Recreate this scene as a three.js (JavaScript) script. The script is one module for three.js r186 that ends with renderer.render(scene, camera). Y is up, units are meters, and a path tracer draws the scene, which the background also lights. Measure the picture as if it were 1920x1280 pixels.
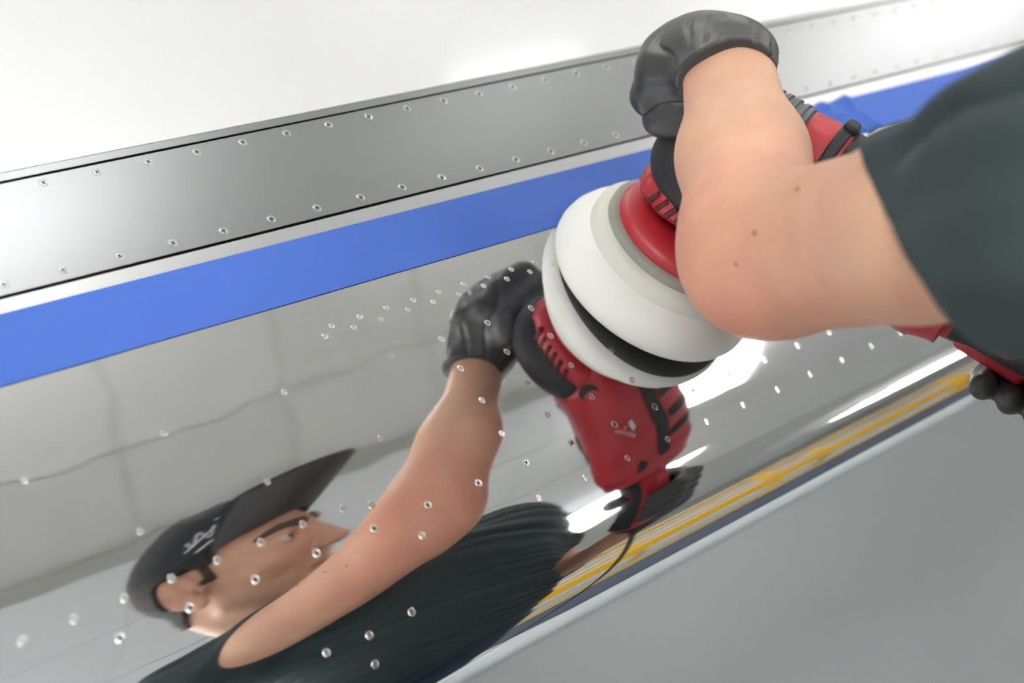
import * as THREE from 'three';
import { mergeGeometries } from 'three/addons/utils/BufferGeometryUtils.js';
import { RectAreaLightUniformsLib } from 'three/addons/lights/RectAreaLightUniformsLib.js';
import { RoundedBoxGeometry } from 'three/addons/geometries/RoundedBoxGeometry.js';
import { ImprovedNoise } from 'three/addons/math/ImprovedNoise.js';

// ------------------------------------------------------------------ camera, exposure, lamps
RectAreaLightUniformsLib.init();
const scene = new THREE.Scene();
scene.background = new THREE.Color(0x000000);
const EYE = 1.6;                                   // eye height; all measured points below are relative to it
const F_PX = 2917.3;
const camera = new THREE.PerspectiveCamera(2 * Math.atan(640 / F_PX) * 180 / Math.PI, 1.5, 0.02, 60);
const CR = new THREE.Vector3(0.7025, 0.1042, 0.7040), CU = new THREE.Vector3(0.2487, 0.8909, -0.3800), CF = new THREE.Vector3(0.6668, -0.4421, -0.6000);
camera.position.set(0, EYE, 0);
camera.quaternion.setFromRotationMatrix(new THREE.Matrix4().makeBasis(CR, CU, CF.clone().negate()));
camera.focus = 1.17; camera.userData.fStop = 4;
const renderer = new THREE.WebGLRenderer({ antialias: true });
renderer.toneMapping = THREE.LinearToneMapping;
renderer.toneMappingExposure = 1.22;
renderer.shadowMap.enabled = true;
const ROOM = { x0: -4, x1: 13, z0: -6.5, z1: 8, h: 4.25 };
// pendant strip lamps: [x, z, length, down, up]
// [x, z, length, width, down, up, label]
const LAMPS = [
  [1.6, -1.23, 0.9, 0.12, 18, 8, 'strip lamp mirrored as a soft glow at the left end of the satin strip'], [3.6, -1.36, 0.6, 0.12, 7, 9.1, 'short strip lamp mirrored as a glow by the upper seam of the satin strip'], [6.6, -1.28, 2.6, 0.3, 6.2, 11.7, 'long strip lamp mirrored as the broad glow on the far right of the satin strip'],
  [4.4, 0.62, 0.6, 0.7, 12, 0.5, 'square lamp mirrored as a bright blob in the polished metal by the foam pad'], [4.7, 2.75, 0.8, 1.2, 11, 0.5, 'large square lamp mirrored as the bright streak left of the rear handle'], [9.8, 4.4, 2.2, 0.8, 11, 0.5, 'long wide lamp mirrored as the bright streak under the dark red handle'],
  [-1.6, -1.35, 1.5, 0.22, 9.4, 14.3, ''], [-1.2, 3.3, 1.6, 0.22, 20.3, 44.2, ''], [1.2, 4.3, 1.6, 0.22, 20.3, 46.8, ''], [2.2, -4.3, 2, 0.22, 9.4, 31.2, ''], [6.2, -4.3, 2, 0.22, 9.4, 31.2, ''], [-2, 0.9, 1.6, 0.22, 21.8, 46.8, ''], [0.2, 2.1, 1.2, 0.22, 18.7, 54.6, ''],
];

// ------------------------------------------------------------------ helpers
const V = (x, y, z) => new THREE.Vector3(x, y, z);
const W = (x, y, z) => V(x, y + EYE, z);           // measured point -> world
function at(px, py, depth) {                       // a measured direction and depth -> world point
  return camera.position.clone().addScaledVector(CF, depth).addScaledVector(CR, (px - 960) / F_PX * depth).addScaledVector(CU, -(py - 640) / F_PX * depth);
}
function rng(seed) { let a = seed >>> 0; return () => { a = (a + 0x6D2B79F5) | 0; let t = Math.imul(a ^ (a >>> 15), 1 | a); t = (t + Math.imul(t ^ (t >>> 7), 61 | t)) ^ t; return ((t ^ (t >>> 14)) >>> 0) / 4294967296; }; }
const noise = new ImprovedNoise();
const N3 = (p, f, o = 0) => noise.noise(p.x * f + o, p.y * f + o * 1.7, p.z * f + o * 2.3);
const names = {};
function numbered(n) { const k = names[n] = (names[n] ?? -1) + 1; return k ? `${n}_${String(k).padStart(3, '0')}` : n; }
function shadow(o) { o.traverse((m) => { if (m.isMesh) { m.castShadow = true; m.receiveShadow = true; } }); return o; }
function tag(o, label, category, group, kind) { o.userData.label = label; if (category) o.userData.category = category; if (group) o.userData.group = group; if (kind) o.userData.kind = kind; return o; }
function thing(name, pos, label, category, group) { const g = new THREE.Group(); g.name = numbered(name); g.position.copy(pos); scene.add(g); return tag(g, label, category, group); }
function mesh(name, geo, mat, parent, label) { const m = new THREE.Mesh(geo, mat); m.name = name; m.castShadow = m.receiveShadow = true; if (label) m.userData.label = label; parent.add(m); return m; }
function structure(name, geo, mat) { const m = mesh(name, geo, mat, scene); m.userData.kind = 'structure'; return m; }
function box(x0, y0, z0, x1, y1, z1) { const g = new THREE.BoxGeometry(x1 - x0, y1 - y0, z1 - z0); g.translate((x0 + x1) / 2, (y0 + y1) / 2, (z0 + z1) / 2); return g; }
function rbox(w, h, d, r, x = 0, y = 0, z = 0) { const g = new RoundedBoxGeometry(w, h, d, 2, r); g.translate(x, y, z); return g; }
function merge(list) { return mergeGeometries(list.map((g) => { const q = g.index ? g.toNonIndexed() : g; for (const k of Object.keys(q.attributes)) if (!['position', 'normal', 'uv', 'color'].includes(k)) q.deleteAttribute(k); return q; })); }
function bar(a, b, r, seg = 10, r2 = r) { const d = b.clone().sub(a), g = new THREE.CylinderGeometry(r2, r, d.length(), seg); g.translate(0, d.length() / 2, 0); g.applyQuaternion(new THREE.Quaternion().setFromUnitVectors(V(0, 1, 0), d.normalize())); g.translate(a.x, a.y, a.z); return g; }
function std(o) { return new THREE.MeshStandardMaterial(o); }
function phys(o) { return new THREE.MeshPhysicalMaterial(o); }
const lin = (r, g, b) => new THREE.Color().setRGB(r, g, b);
function dataTex(w, h, fn, srgb) {
  const d = new Uint8Array(w * h * 4);
  for (let y = 0; y < h; y++) for (let x = 0; x < w; x++) { const c = fn(x / w, y / h); const i = (y * w + x) * 4; d[i] = c[0]; d[i + 1] = c[1]; d[i + 2] = c[2]; d[i + 3] = c[3] ?? 255; }
  const t = new THREE.DataTexture(d, w, h); t.wrapS = t.wrapT = THREE.RepeatWrapping; t.magFilter = THREE.LinearFilter; t.minFilter = THREE.LinearMipmapLinearFilter; t.generateMipmaps = true;
  if (srgb) t.colorSpace = THREE.SRGBColorSpace; t.needsUpdate = true; return t;
}
const tile = (u, v, f, o = 0) => { // periodic noise on the unit square
  const a = u * Math.PI * 2, b = v * Math.PI * 2; return noise.noise(Math.cos(a) * f + o + 9, Math.sin(a) * f + Math.cos(b) * f * 1.3 + 5, Math.sin(b) * f + o);
};

// ---- signed distance toolkit: bodies are fields of smoothly joined capsules and ellipsoids, meshed by surface nets
const cl = (x, a, b) => x < a ? a : x > b ? b : x;
const smin = (a, b, k) => { if (k <= 0) return Math.min(a, b); const h = Math.max(k - Math.abs(a - b), 0) / k; return Math.min(a, b) - h * h * k * 0.25; };
const smax = (a, b, k) => -smin(-a, -b, k);
function capsule(a, b, ra, rb) {
  const bx = b.x - a.x, by = b.y - a.y, bz = b.z - a.z, l2 = bx * bx + by * by + bz * bz || 1e-12;
  return (x, y, z) => { const px = x - a.x, py = y - a.y, pz = z - a.z, h = cl((px * bx + py * by + pz * bz) / l2, 0, 1); return Math.hypot(px - bx * h, py - by * h, pz - bz * h) - (ra + (rb - ra) * h); };
}
function flatCapsule(a, b, ra, rb, n, k) { // thinner by k along n
  const f = capsule(a, b, ra, rb), s = 1 / k - 1;
  const m = a.clone().add(b).multiplyScalar(0.5);
  const bb = b.clone().sub(a).normalize(); const nn = n.clone().addScaledVector(bb, -n.dot(bb)).normalize();
  return (x, y, z) => { const t = ((x - m.x) * nn.x + (y - m.y) * nn.y + (z - m.z) * nn.z) * s; const d = f(x + nn.x * t, y + nn.y * t, z + nn.z * t); return d * (0.5 + 0.5 * k); };
}
function ellipsoid(c, r, q) {
  const iq = q ? q.clone().invert() : null, v = V();
  return (x, y, z) => { v.set(x - c.x, y - c.y, z - c.z); if (iq) v.applyQuaternion(iq); const a = v.x / r.x, b = v.y / r.y, d = v.z / r.z, k0 = Math.hypot(a, b, d), k1 = Math.hypot(a / r.x, b / r.y, d / r.z); return k1 < 1e-9 ? -Math.min(r.x, r.y, r.z) : k0 * (k0 - 1) / k1; };
}
function blend(list) { return (x, y, z) => { let d = 1e9; for (const [f, k] of list) { const e = f(x, y, z); d = d > 1e8 ? e : smin(d, e, k); } return d; }; }
function surfaceNet(f, lo, hi, cell) {
  const nx = Math.ceil((hi.x - lo.x) / cell) + 1, ny = Math.ceil((hi.y - lo.y) / cell) + 1, nz = Math.ceil((hi.z - lo.z) / cell) + 1;
  const val = new Float32Array(nx * ny * nz);
  // coarse skip: sample every 4th, refine only near the surface
  const B = 4, far = cell * B * 1.9;
  val.fill(1);
  for (let k = 0; k < nz; k += B) for (let j = 0; j < ny; j += B) for (let i = 0; i < nx; i += B) {
    const c = f(lo.x + (i + B / 2) * cell, lo.y + (j + B / 2) * cell, lo.z + (k + B / 2) * cell);
    const inside = c < 0;
    const near = Math.abs(c) < far;
    for (let kk = k; kk < Math.min(k + B, nz); kk++) for (let jj = j; jj < Math.min(j + B, ny); jj++) for (let ii = i; ii < Math.min(i + B, nx); ii++)
      val[(kk * ny + jj) * nx + ii] = near ? f(lo.x + ii * cell, lo.y + jj * cell, lo.z + kk * cell) : inside ? -1 : 1;
  }
  const idx = new Int32Array(nx * ny * nz).fill(-1), pos = [], ind = [];
  const at3 = (i, j, k) => val[(k * ny + j) * nx + i];
  for (let k = 0; k < nz - 1; k++) for (let j = 0; j < ny - 1; j++) for (let i = 0; i < nx - 1; i++) {
    let n = 0, sx = 0, sy = 0, sz = 0;
    const c = [];
    for (let q = 0; q < 8; q++) c[q] = at3(i + (q & 1), j + ((q >> 1) & 1), k + (q >> 2));
    let neg = 0; for (let q = 0; q < 8; q++) if (c[q] < 0) neg++;
    if (!neg || neg === 8) continue;
    for (let q = 0; q < 8; q++) for (const m of [1, 2, 4]) if (!(q & m)) {
      const a = c[q], b = c[q | m]; if ((a < 0) === (b < 0)) continue;
      const t = a / (a - b); n++;
      sx += (q & 1) + (m === 1 ? t : 0); sy += ((q >> 1) & 1) + (m === 2 ? t : 0); sz += (q >> 2) + (m === 4 ? t : 0);
    }
    idx[(k * ny + j) * nx + i] = pos.length / 3;
    pos.push(lo.x + (i + sx / n) * cell, lo.y + (j + sy / n) * cell, lo.z + (k + sz / n) * cell);
  }
  const id = (i, j, k) => idx[(k * ny + j) * nx + i];
  const quad = (a, b, c, d, flip) => { if (a < 0 || b < 0 || c < 0 || d < 0) return; if (flip) ind.push(a, c, b, a, d, c); else ind.push(a, b, c, a, c, d); };
  for (let k = 1; k < nz - 1; k++) for (let j = 1; j < ny - 1; j++) for (let i = 1; i < nx - 1; i++) {
    const v = at3(i, j, k) < 0;
    if (v !== (at3(i + 1, j, k) < 0)) quad(id(i, j - 1, k - 1), id(i, j, k - 1), id(i, j, k), id(i, j - 1, k), !v);
    if (v !== (at3(i, j + 1, k) < 0)) quad(id(i - 1, j, k - 1), id(i - 1, j, k), id(i, j, k), id(i, j, k - 1), !v);
    if (v !== (at3(i, j, k + 1) < 0)) quad(id(i - 1, j - 1, k), id(i, j - 1, k), id(i, j, k), id(i - 1, j, k), !v);
  }
  const nor = new Float32Array(pos.length), e = cell * 0.6;
  for (let p = 0; p < pos.length; p += 3) {
    const x = pos[p], y = pos[p + 1], z = pos[p + 2];
    let gx = f(x + e, y, z) - f(x - e, y, z), gy = f(x, y + e, z) - f(x, y - e, z), gz = f(x, y, z + e) - f(x, y, z - e); const l = Math.hypot(gx, gy, gz) || 1;
    nor[p] = gx / l; nor[p + 1] = gy / l; nor[p + 2] = gz / l;
  }
  const g = new THREE.BufferGeometry();
  g.setAttribute('position', new THREE.Float32BufferAttribute(pos, 3)); g.setAttribute('normal', new THREE.BufferAttribute(nor, 3)); g.setIndex(ind);
  return g;
}
function paint(g, fn) { const p = g.attributes.position, c = new Float32Array(p.count * 3), v = V(); for (let i = 0; i < p.count; i++) { v.fromBufferAttribute(p, i); const k = fn(v); c.set(k, i * 3); } g.setAttribute('color', new THREE.BufferAttribute(c, 3)); return g; }
function joinIndexed(list) { return mergeGeometries(list); }

// ------------------------------------------------------------------ the wing's section (z forward, y up), measured along its skin from the nose
const SEC = (() => {
  const r = 0.039355, b = 0.19176, c = 0.0474, d = 0.09298, y0 = -0.67467, z0 = -0.57733;
  const up = [], low = [];
  for (let i = 0; i <= 1200; i++) { const x = 1.6 * (i / 1200) ** 2; const xx = Math.min(x, 0.55), sl = Math.sqrt(r / (2 * 0.55)) + b + 2 * c * 0.55 + 1.5 * d * Math.sqrt(0.55); let y = Math.sqrt(2 * r * xx) + b * xx + c * xx * xx + d * xx ** 1.5; if (x > 0.55) y += (x - 0.55) * sl - 0.25 * (x - 0.55) ** 2; up.push([z0 - x, y0 + y]); }
  for (let i = 1; i <= 600; i++) { const x = 0.9 * (i / 600) ** 2; low.push([z0 - x, y0 - Math.sqrt(2 * r * x) + b * x]); }
  const pts = [...low.reverse(), ...up]; const s = [0];
  for (let i = 1; i < pts.length; i++) s.push(s[i - 1] + Math.hypot(pts[i][0] - pts[i - 1][0], pts[i][1] - pts[i - 1][1]));
  const off = s[low.length]; for (let i = 0; i < s.length; i++) s[i] -= off;
  return { pts, s };
})();
function sec(s) { // -> z, y (measured), normal nz, ny
  const { pts, s: S } = SEC; let lo = 0, hi = S.length - 1; while (hi - lo > 1) { const m = (lo + hi) >> 1; if (S[m] <= s) lo = m; else hi = m; }
  const t = (s - S[lo]) / (S[hi] - S[lo]); const tan = (i) => { const a = pts[Math.max(i - 1, 0)], b = pts[Math.min(i + 1, pts.length - 1)], l = Math.hypot(b[0] - a[0], b[1] - a[1]); return [(b[0] - a[0]) / l, (b[1] - a[1]) / l]; };
  const ta = tan(lo), tb = tan(hi); let tz = ta[0] + (tb[0] - ta[0]) * t, ty = ta[1] + (tb[1] - ta[1]) * t; const l = Math.hypot(tz, ty); tz /= l; ty /= l;
  return { z: pts[lo][0] + (pts[hi][0] - pts[lo][0]) * t, y: pts[lo][1] + (pts[hi][1] - pts[lo][1]) * t, nz: ty, ny: -tz };
}
function skinPoint(x, s, h = 0) { const q = sec(s); return W(x, q.y + q.ny * h, q.z + q.nz * h); }
function skinFrame(x, s) { const q = sec(s); const n = V(0, q.ny, q.nz), t = V(0, q.nz, -q.ny); /* up the skin */ return { p: W(x, q.y, q.z), n, t: t.negate() }; }
// a sheet of skin between two stations, with thickness and rolled edges
function skin(x0, x1, s0, s1, h, th, nx, ns, fs0, fs1, wave) {
  const pos = [], nor = [], uv = [], ind = [];
  const ringS = []; const r = Math.min(0.0006, th * 0.5);
  for (let j = 0; j <= ns; j++) ringS.push([j / ns, 0]);
  const rows = [];
  const addRow = (f, dh, edge) => rows.push({ f, dh, edge });
  addRow(0, -th, -1); addRow(0, -r, -1);
  for (let j = 0; j <= ns; j++) addRow(j / ns, 0, 0);
  addRow(1, -r, 1); addRow(1, -th, 1);
  const base = [];
  for (const row of rows) for (let i = 0; i <= nx; i++) {
    const x = x0 + (x1 - x0) * i / nx; const a = fs0 ? fs0(x) : s0, b = fs1 ? fs1(x) : s1; let s = a + (b - a) * row.f;
    if (row.edge === 0 && row.f === 0) s += r * 0.8; if (row.edge === 0 && row.f === 1) s -= r * 0.8;
    const q = sec(s); const hh = h + row.dh + (wave && row.edge === 0 ? wave(x, s) : 0);
    pos.push(x, q.y + EYE + q.ny * hh, q.z + q.nz * hh);
    if (row.edge === 0) nor.push(0, q.ny, q.nz); else nor.push(0, row.edge * q.nz * -1 * -1, row.edge * -q.ny);
    uv.push(x, s);
  }
  const w = nx + 1;
  for (let j = 0; j < rows.length - 1; j++) for (let i = 0; i < nx; i++) { const a = j * w + i; ind.push(a, a + 1, a + w, a + 1, a + w + 1, a + w); }
  const g = new THREE.BufferGeometry(); g.setAttribute('position', new THREE.Float32BufferAttribute(pos, 3)); g.setAttribute('normal', new THREE.Float32BufferAttribute(nor, 3)); g.setAttribute('uv', new THREE.Float32BufferAttribute(uv, 2)); g.setIndex(ind);
  return g;
}

// ------------------------------------------------------------------ materials
const roughMap = dataTex(512, 512, (u, v) => { const n = 0.5 + 0.5 * tile(u, v, 1.5, 3) + 0.25 * tile(u, v, 5, 8); const k = cl(128 + 90 * (n - 0.5), 40, 255); return [255, k, 255]; });
const brushed = dataTex(1024, 256, (() => { const R = rng(5); const rows = Array.from({ length: 256 }, () => R()); return (u, v) => { const k = 128 + 60 * (rows[Math.floor(v * 256)] - 0.5) + 50 * tile(u, v, 4, 2) + 30 * (R() - 0.5); return [k, k, k]; }; })());
const M = {
  mirror: phys({ color: lin(0.86, 0.865, 0.87), metalness: 1, roughness: 0.07, roughnessMap: roughMap }),
  satin: phys({ color: lin(0.235, 0.238, 0.242), metalness: 1, roughness: 0.31 }),
  bare: phys({ color: lin(0.40, 0.40, 0.395), metalness: 1, roughness: 0.34 }),
  rivet: phys({ color: lin(0.74, 0.74, 0.74), metalness: 1, roughness: 0.26 }),
  stripScrew: phys({ color: lin(0.40, 0.40, 0.40), metalness: 1, roughness: 0.3 }),
  slotRed: std({ color: lin(0.09, 0.008, 0.010), roughness: 0.6 }),
  screwDark: std({ color: lin(0.05, 0.05, 0.055), roughness: 0.6, metalness: 0.4 }),
  white: phys({ color: lin(0.505, 0.505, 0.495), roughness: 0.35, clearcoat: 0.6, clearcoatRoughness: 0.12 }),
  dark: std({ color: lin(0.03, 0.03, 0.032), roughness: 0.8 }),
  tape: std({ color: lin(0.028, 0.090, 0.37), roughness: 0.62 }),
  skin: phys({ color: 0xffffff, vertexColors: true, roughness: 0.5, specularIntensity: 0.6, sheen: 0.15 }),
  shirt: phys({ color: lin(0.030, 0.044, 0.046), roughness: 0.9, sheen: 0.14, sheenRoughness: 0.6, sheenColor: lin(0.25, 0.32, 0.32) }),
  jeans: std({ color: lin(0.02, 0.03, 0.055), roughness: 0.9 }),
  shoe: std({ color: lin(0.02, 0.02, 0.02), roughness: 0.7 }),
  glove: phys({ color: lin(0.052, 0.051, 0.051), roughness: 0.43, specularIntensity: 0.9 }),
  cap: phys({ color: lin(0.022, 0.023, 0.027), roughness: 0.9, sheen: 0.2, sheenColor: lin(0.3, 0.3, 0.32) }),
  brimUnder: std({ color: lin(0.075, 0.073, 0.075), roughness: 0.9 }),
  hair: std({ color: lin(0.018, 0.014, 0.012), roughness: 0.75 }),
  mole: std({ color: lin(0.34, 0.16, 0.10), roughness: 0.7 }),
  brow: std({ color: lin(0.11, 0.065, 0.045), roughness: 0.85 }),
  print: std({ color: lin(0.55, 0.50, 0.50), roughness: 0.6 }),
  thread: std({ color: lin(0.75, 0.75, 0.74), roughness: 0.7 }),
  red: phys({ color: lin(0.43, 0.022, 0.030), roughness: 0.42, clearcoat: 0.15, clearcoatRoughness: 0.4 }),
  rubber: std({ color: lin(0.018, 0.018, 0.019), roughness: 0.62 }),
  grey: std({ color: lin(0.16, 0.16, 0.165), roughness: 0.45, metalness: 0.6 }),
  pad: std({ color: lin(0.78, 0.77, 0.72), roughness: 0.95 }),
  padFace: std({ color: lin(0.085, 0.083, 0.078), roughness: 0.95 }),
  padLight: std({ color: lin(0.66, 0.65, 0.58), roughness: 0.95 }),
  padGrey: std({ color: lin(0.30, 0.29, 0.25), roughness: 0.95 }),
  yellow: std({ color: lin(0.80, 0.45, 0.012), roughness: 0.5 }),
  steel: std({ color: lin(0.35, 0.36, 0.38), roughness: 0.45, metalness: 0.7 }),
  floor: std({ color: lin(0.315, 0.338, 0.336), roughness: 0.38 }),
  wall: std({ color: lin(0.62, 0.62, 0.60), roughness: 0.9 }),
  ceil: std({ color: lin(0.70, 0.70, 0.69), roughness: 0.95 }),
  mat: std({ color: lin(0.03, 0.04, 0.06), roughness: 0.9 }),
};

// ------------------------------------------------------------------ the room
{
  const { x0, x1, z0, z1, h } = ROOM, t = 0.2;
  structure('floor', box(x0 - t, -0.2, z0 - t, x1 + t, 0, z1 + t), M.floor);
  const ceiling = structure('ceiling', box(x0 - t, h, z0 - t, x1 + t, h + 0.2, z1 + t), M.ceil);
  structure('wall_left', box(x0 - t, 0, z0 - t, x0, h, z1 + t), M.wall);
  structure('wall_right', box(x1, 0, z0 - t, x1 + t, h, z1 + t), M.wall);
  structure('wall_back', box(x0, 0, z0 - t, x1, h, z0), M.wall);
  structure('wall_front', box(x0, 0, z1, x1, h, z1 + t), M.wall);
  // suspended ceiling panels over the work place, each laid a little off level
  const g = new RoundedBoxGeometry(0.594, 0.02, 0.594, 1, 0.004), R = rng(11), mats = [0, 1, 2].map((i) => std({ color: lin(0.775 + 0.025 * i, 0.76 + 0.025 * i, 0.73 + 0.025 * i), roughness: 0.95 })), bright = std({ color: lin(0.87, 0.88, 0.89), roughness: 0.95 });
  for (let i = 0; i < 16; i++) for (let k = 0; k < 11; k++) {
    const m = mesh('ceiling_panel', g, k > 5 ? bright : mats[Math.floor(R() * 3)], ceiling); m.position.set(-0.6 + i * 0.6, h - 0.012 + (R() - 0.5) * 0.006, -3.0 + k * 0.6); m.rotation.set((R() - 0.5) * 0.02, 0, (R() - 0.5) * 0.02);
  }
  const beam = structure('trim_1', rbox(ROOM.x1 - ROOM.x0, 0.09, 0.12, 0.004, (ROOM.x0 + ROOM.x1) / 2, h - 0.06, 0.27), std({ color: lin(0.5, 0.49, 0.46), roughness: 0.9 }));
}
LAMPS.forEach(([x, z, len, w, down, up, label], i) => {
  const y = ROOM.h - 0.42;
  const o = thing('pendant_lamp', V(x, y, z), label || 'white strip lamp hanging under the ceiling out of view', 'lamp', label ? undefined : 'strip lamps hanging out of view');
  mesh('housing', merge([rbox(len + 0.06, 0.05, 0.025, 0.006, 0, 0, w / 2 + 0.01), rbox(len + 0.06, 0.05, 0.025, 0.006, 0, 0, -w / 2 - 0.01), rbox(0.03, 0.05, w, 0.006, len / 2 + 0.015, 0, 0), rbox(0.03, 0.05, w, 0.006, -len / 2 - 0.015, 0, 0)]), M.steel, o);
  const glow = (v) => std({ color: 0xffffff, emissive: 0xffffff, emissiveIntensity: v });
  mesh('diffuser', box(-len / 2, -0.016, -w / 2, len / 2, -0.010, w / 2), glow(down * 0.9), o);
  mesh('diffuser', box(-len / 2, 0.010, -w / 2, len / 2, 0.016, w / 2), glow(up * 0.5), o);
  for (const s of [-1, 1]) mesh('rod', bar(V(s * len * 0.4, 0.02, 0), V(s * len * 0.4, 0.42, 0), 0.006, 8), M.steel, o);
  const a = new THREE.RectAreaLight(0xffffff, down, len, w); a.position.set(x, y - 0.03, z); a.lookAt(x, 0, z); scene.add(a); a.name = 'lamp_light';
  const b = new THREE.RectAreaLight(0xffffff, up, len, w); b.position.set(x, y + 0.03, z); b.lookAt(x, 9, z); scene.add(b); b.name = 'lamp_uplight';
});

// ------------------------------------------------------------------ the wing
const XA = -0.9, XB = 4.2;
const wing = thing('aircraft_wing', V(0, 0, 0), 'polished aluminium aircraft wing leading edge with riveted skin, satin strip and white painted top', 'wing');
{
  const dent = (x, s) => 0.00016 * noise.noise(x * 9, s * 16, 1.3) * cl((s - 0.02) / 0.05, 0, 1) + 0.00006 * noise.noise(x * 26, s * 40, 7.7) * cl((s - 0.02) / 0.05, 0, 1);
  const edge = skin(XA, XB, -0.16, 0.3575, 0, 0.0016, 900, 220, null, null, null);
  { // polished skin with the faint dents of hand work: normals follow
    const p = edge.attributes.position, n = edge.attributes.normal, uv = edge.attributes.uv, e = 0.002;
    for (let i = 0; i < p.count; i++) { if (i < 901 * 2 || i >= p.count - 901 * 2) continue; const x = uv.getX(i), s = uv.getY(i), h = dent(x, s); const hx = (dent(x + e, s) - dent(x - e, s)) / (2 * e), hs = (dent(x, s + e) - dent(x, s - e)) / (2 * e); const ny = n.getY(i), nz = n.getZ(i); const v = V(-hx, ny - hs * nz, nz + hs * ny).normalize(); p.setXYZ(i, p.getX(i), p.getY(i) + ny * h, p.getZ(i) + nz * h); n.setXYZ(i, v.x, v.y, v.z); }
  }
  const le = mesh('leading_edge', edge, M.mirror, wing, 'mirror polished leading edge skin');
  mesh('lower_skin', skin(XA, XB, -0.85, -0.163, 0, 0.0016, 40, 60), M.bare, wing);
  const bareGeo = skin(XA, XB, 0.3400, 0.3580, 0.0004, 0.0004, 60, 3);
  mesh('edge_strip', bareGeo, M.bare, wing, 'bare aluminium strip above the tape');
  const strip = mesh('access_strip', skin(XA, XB, 0.3605, 0.4508, 0.0002, 0.0018, 120, 24, null, (x) => 0.4496 + 0.006 * cl((x - 0.45) / 0.75, -0.3, 3)), M.satin, wing, 'satin grey aluminium strip between two seams');
  mesh('edge_lap', skin(XA, XB, 0.4526, 0.4610, 0.0002, 0.0016, 80, 4, (x) => 0.4512 + 0.006 * cl((x - 0.45) / 0.75, -0.3, 3), (x) => 0.4585 + 0.006 * cl((x - 0.45) / 0.75, -0.3, 3)), M.satin, wing);
  mesh('painted_skin', skin(XA, XB, 0.4610, 1.9, 0.0005, 0.002, 80, 120, (x) => 0.4585 + 0.006 * cl((x - 0.45) / 0.75, -0.3, 3)), M.white, wing, 'glossy white painted upper skin');
  mesh('spar', skin(XA + 0.01, XB - 0.01, -0.84, 1.89, -0.006, 0.002, 4, 500), M.dark, wing);
  // closing ribs at both ends
  for (const x of [XA, XB]) { const sh = new THREE.Shape(); for (let i = 0; i <= 200; i++) { const q = sec(-0.84 + 2.72 * i / 200); const X = q.z - q.nz * 0.005, Y = q.y + EYE - q.ny * 0.005; i ? sh.lineTo(X, Y) : sh.moveTo(X, Y); } const g = new THREE.ExtrudeGeometry(sh, { depth: 0.004, bevelEnabled: false }); g.rotateY(-Math.PI / 2); const m = mesh('rib', g, M.bare, wing); m.position.x = x + 0.002; }
  // rivets: a flush head in a shallow ring
  const rv = new THREE.LatheGeometry([[0, 0.00006], [0.0017, 0.00006], [0.0019, 0.00000], [0.0021, 0.00009], [0.0024, 0.00011], [0.0027, 0.00006], [0.0030, -0.0001]].map(([a, b]) => new THREE.Vector2(a, b)), 20);
  const put = (o, x, s, h = 0, sx = 1) => { const f = skinFrame(x, s); o.position.copy(f.p).addScaledVector(f.n, h + dent(x, s)); o.quaternion.setFromUnitVectors(V(0, 1, 0), f.n); o.scale.setScalar(sx); return o; };
  const R = rng(3);
  const rivet = (x, s, k = 1) => put(mesh('rivet', rv, M.rivet, le), x + (R() - 0.5) * 0.001, s + (R() - 0.5) * 0.0008, 0, k);
  for (let x = 0.7333 - 0.0266 * 3; x < 1.5; x += 0.0266) { rivet(x + 0.0103, 0.2685, 0.85); rivet(x, 0.2618, 0.85); }
  for (let k = -7; k < 16; k++) { const x = 0.7445 + k * 0.0492; const rows = k < 0 ? [0.2305, 0.1735] : [0.2305, 0.203, 0.1735, 0.144, 0.0885]; for (const s of rows) if (!(k < 0 && (k + (s > 0.2 ? 1 : 0)) % 2)) rivet(x, s, k < 0 ? 0.85 : 1); }
  for (let k = 0; k < 8; k++) rivet(0.352 + k * 0.0338, 0.1375, 1);
  for (const [x, s] of [[0.528, 0.0555], [0.563, 0.0536], [0.559, 0.0346], [0.6, 0.0545], [0.635, 0.0991], [0.61, 0.132]]) rivet(x, s, 1.05);
  // cross-head screws: head, ring and a cut cross
  const screwGeo = (() => { const head = new THREE.LatheGeometry([[0, 0.00008], [0.0022, 0.00008], [0.0025, 0.0000], [0.0026, -0.0001], [0.0028, 0.00010], [0.0032, 0.00008], [0.0035, -0.0001]].map(([a, b]) => new THREE.Vector2(a, b)), 20); return head; })();
  const crossGeo = merge([rbox(0.0036, 0.0006, 0.0009, 0.0002, 0, 0.0001, 0), rbox(0.0009, 0.0006, 0.0036, 0.0002, 0, 0.0001, 0)]);
  const screw = (parent, mat, x, s, k = 1) => { const m = put(mesh('screw', screwGeo, mat, parent), x, s, parent === strip ? 0.0003 : 0.00004, k); m.rotateY(R() * 3); const c = mesh('cross_recess', crossGeo, M.screwDark, m); return m; };
  for (let k = -1; k < 18; k++) screw(le, M.rivet, 0.455 + k * 0.0492 - (k < 4 ? 0 : 0), 0.1165, 0.95);
  for (let k = 0; k < 34; k++) { screw(strip, M.stripScrew, 0.438 + k * 0.0427, 0.4435 + 0.0030 * cl((k * 0.0427 - 0.2) / 0.5, 0, 1), 1.05); screw(strip, M.stripScrew, 0.412 + k * 0.0436, 0.369, 1.05); }
}
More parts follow.
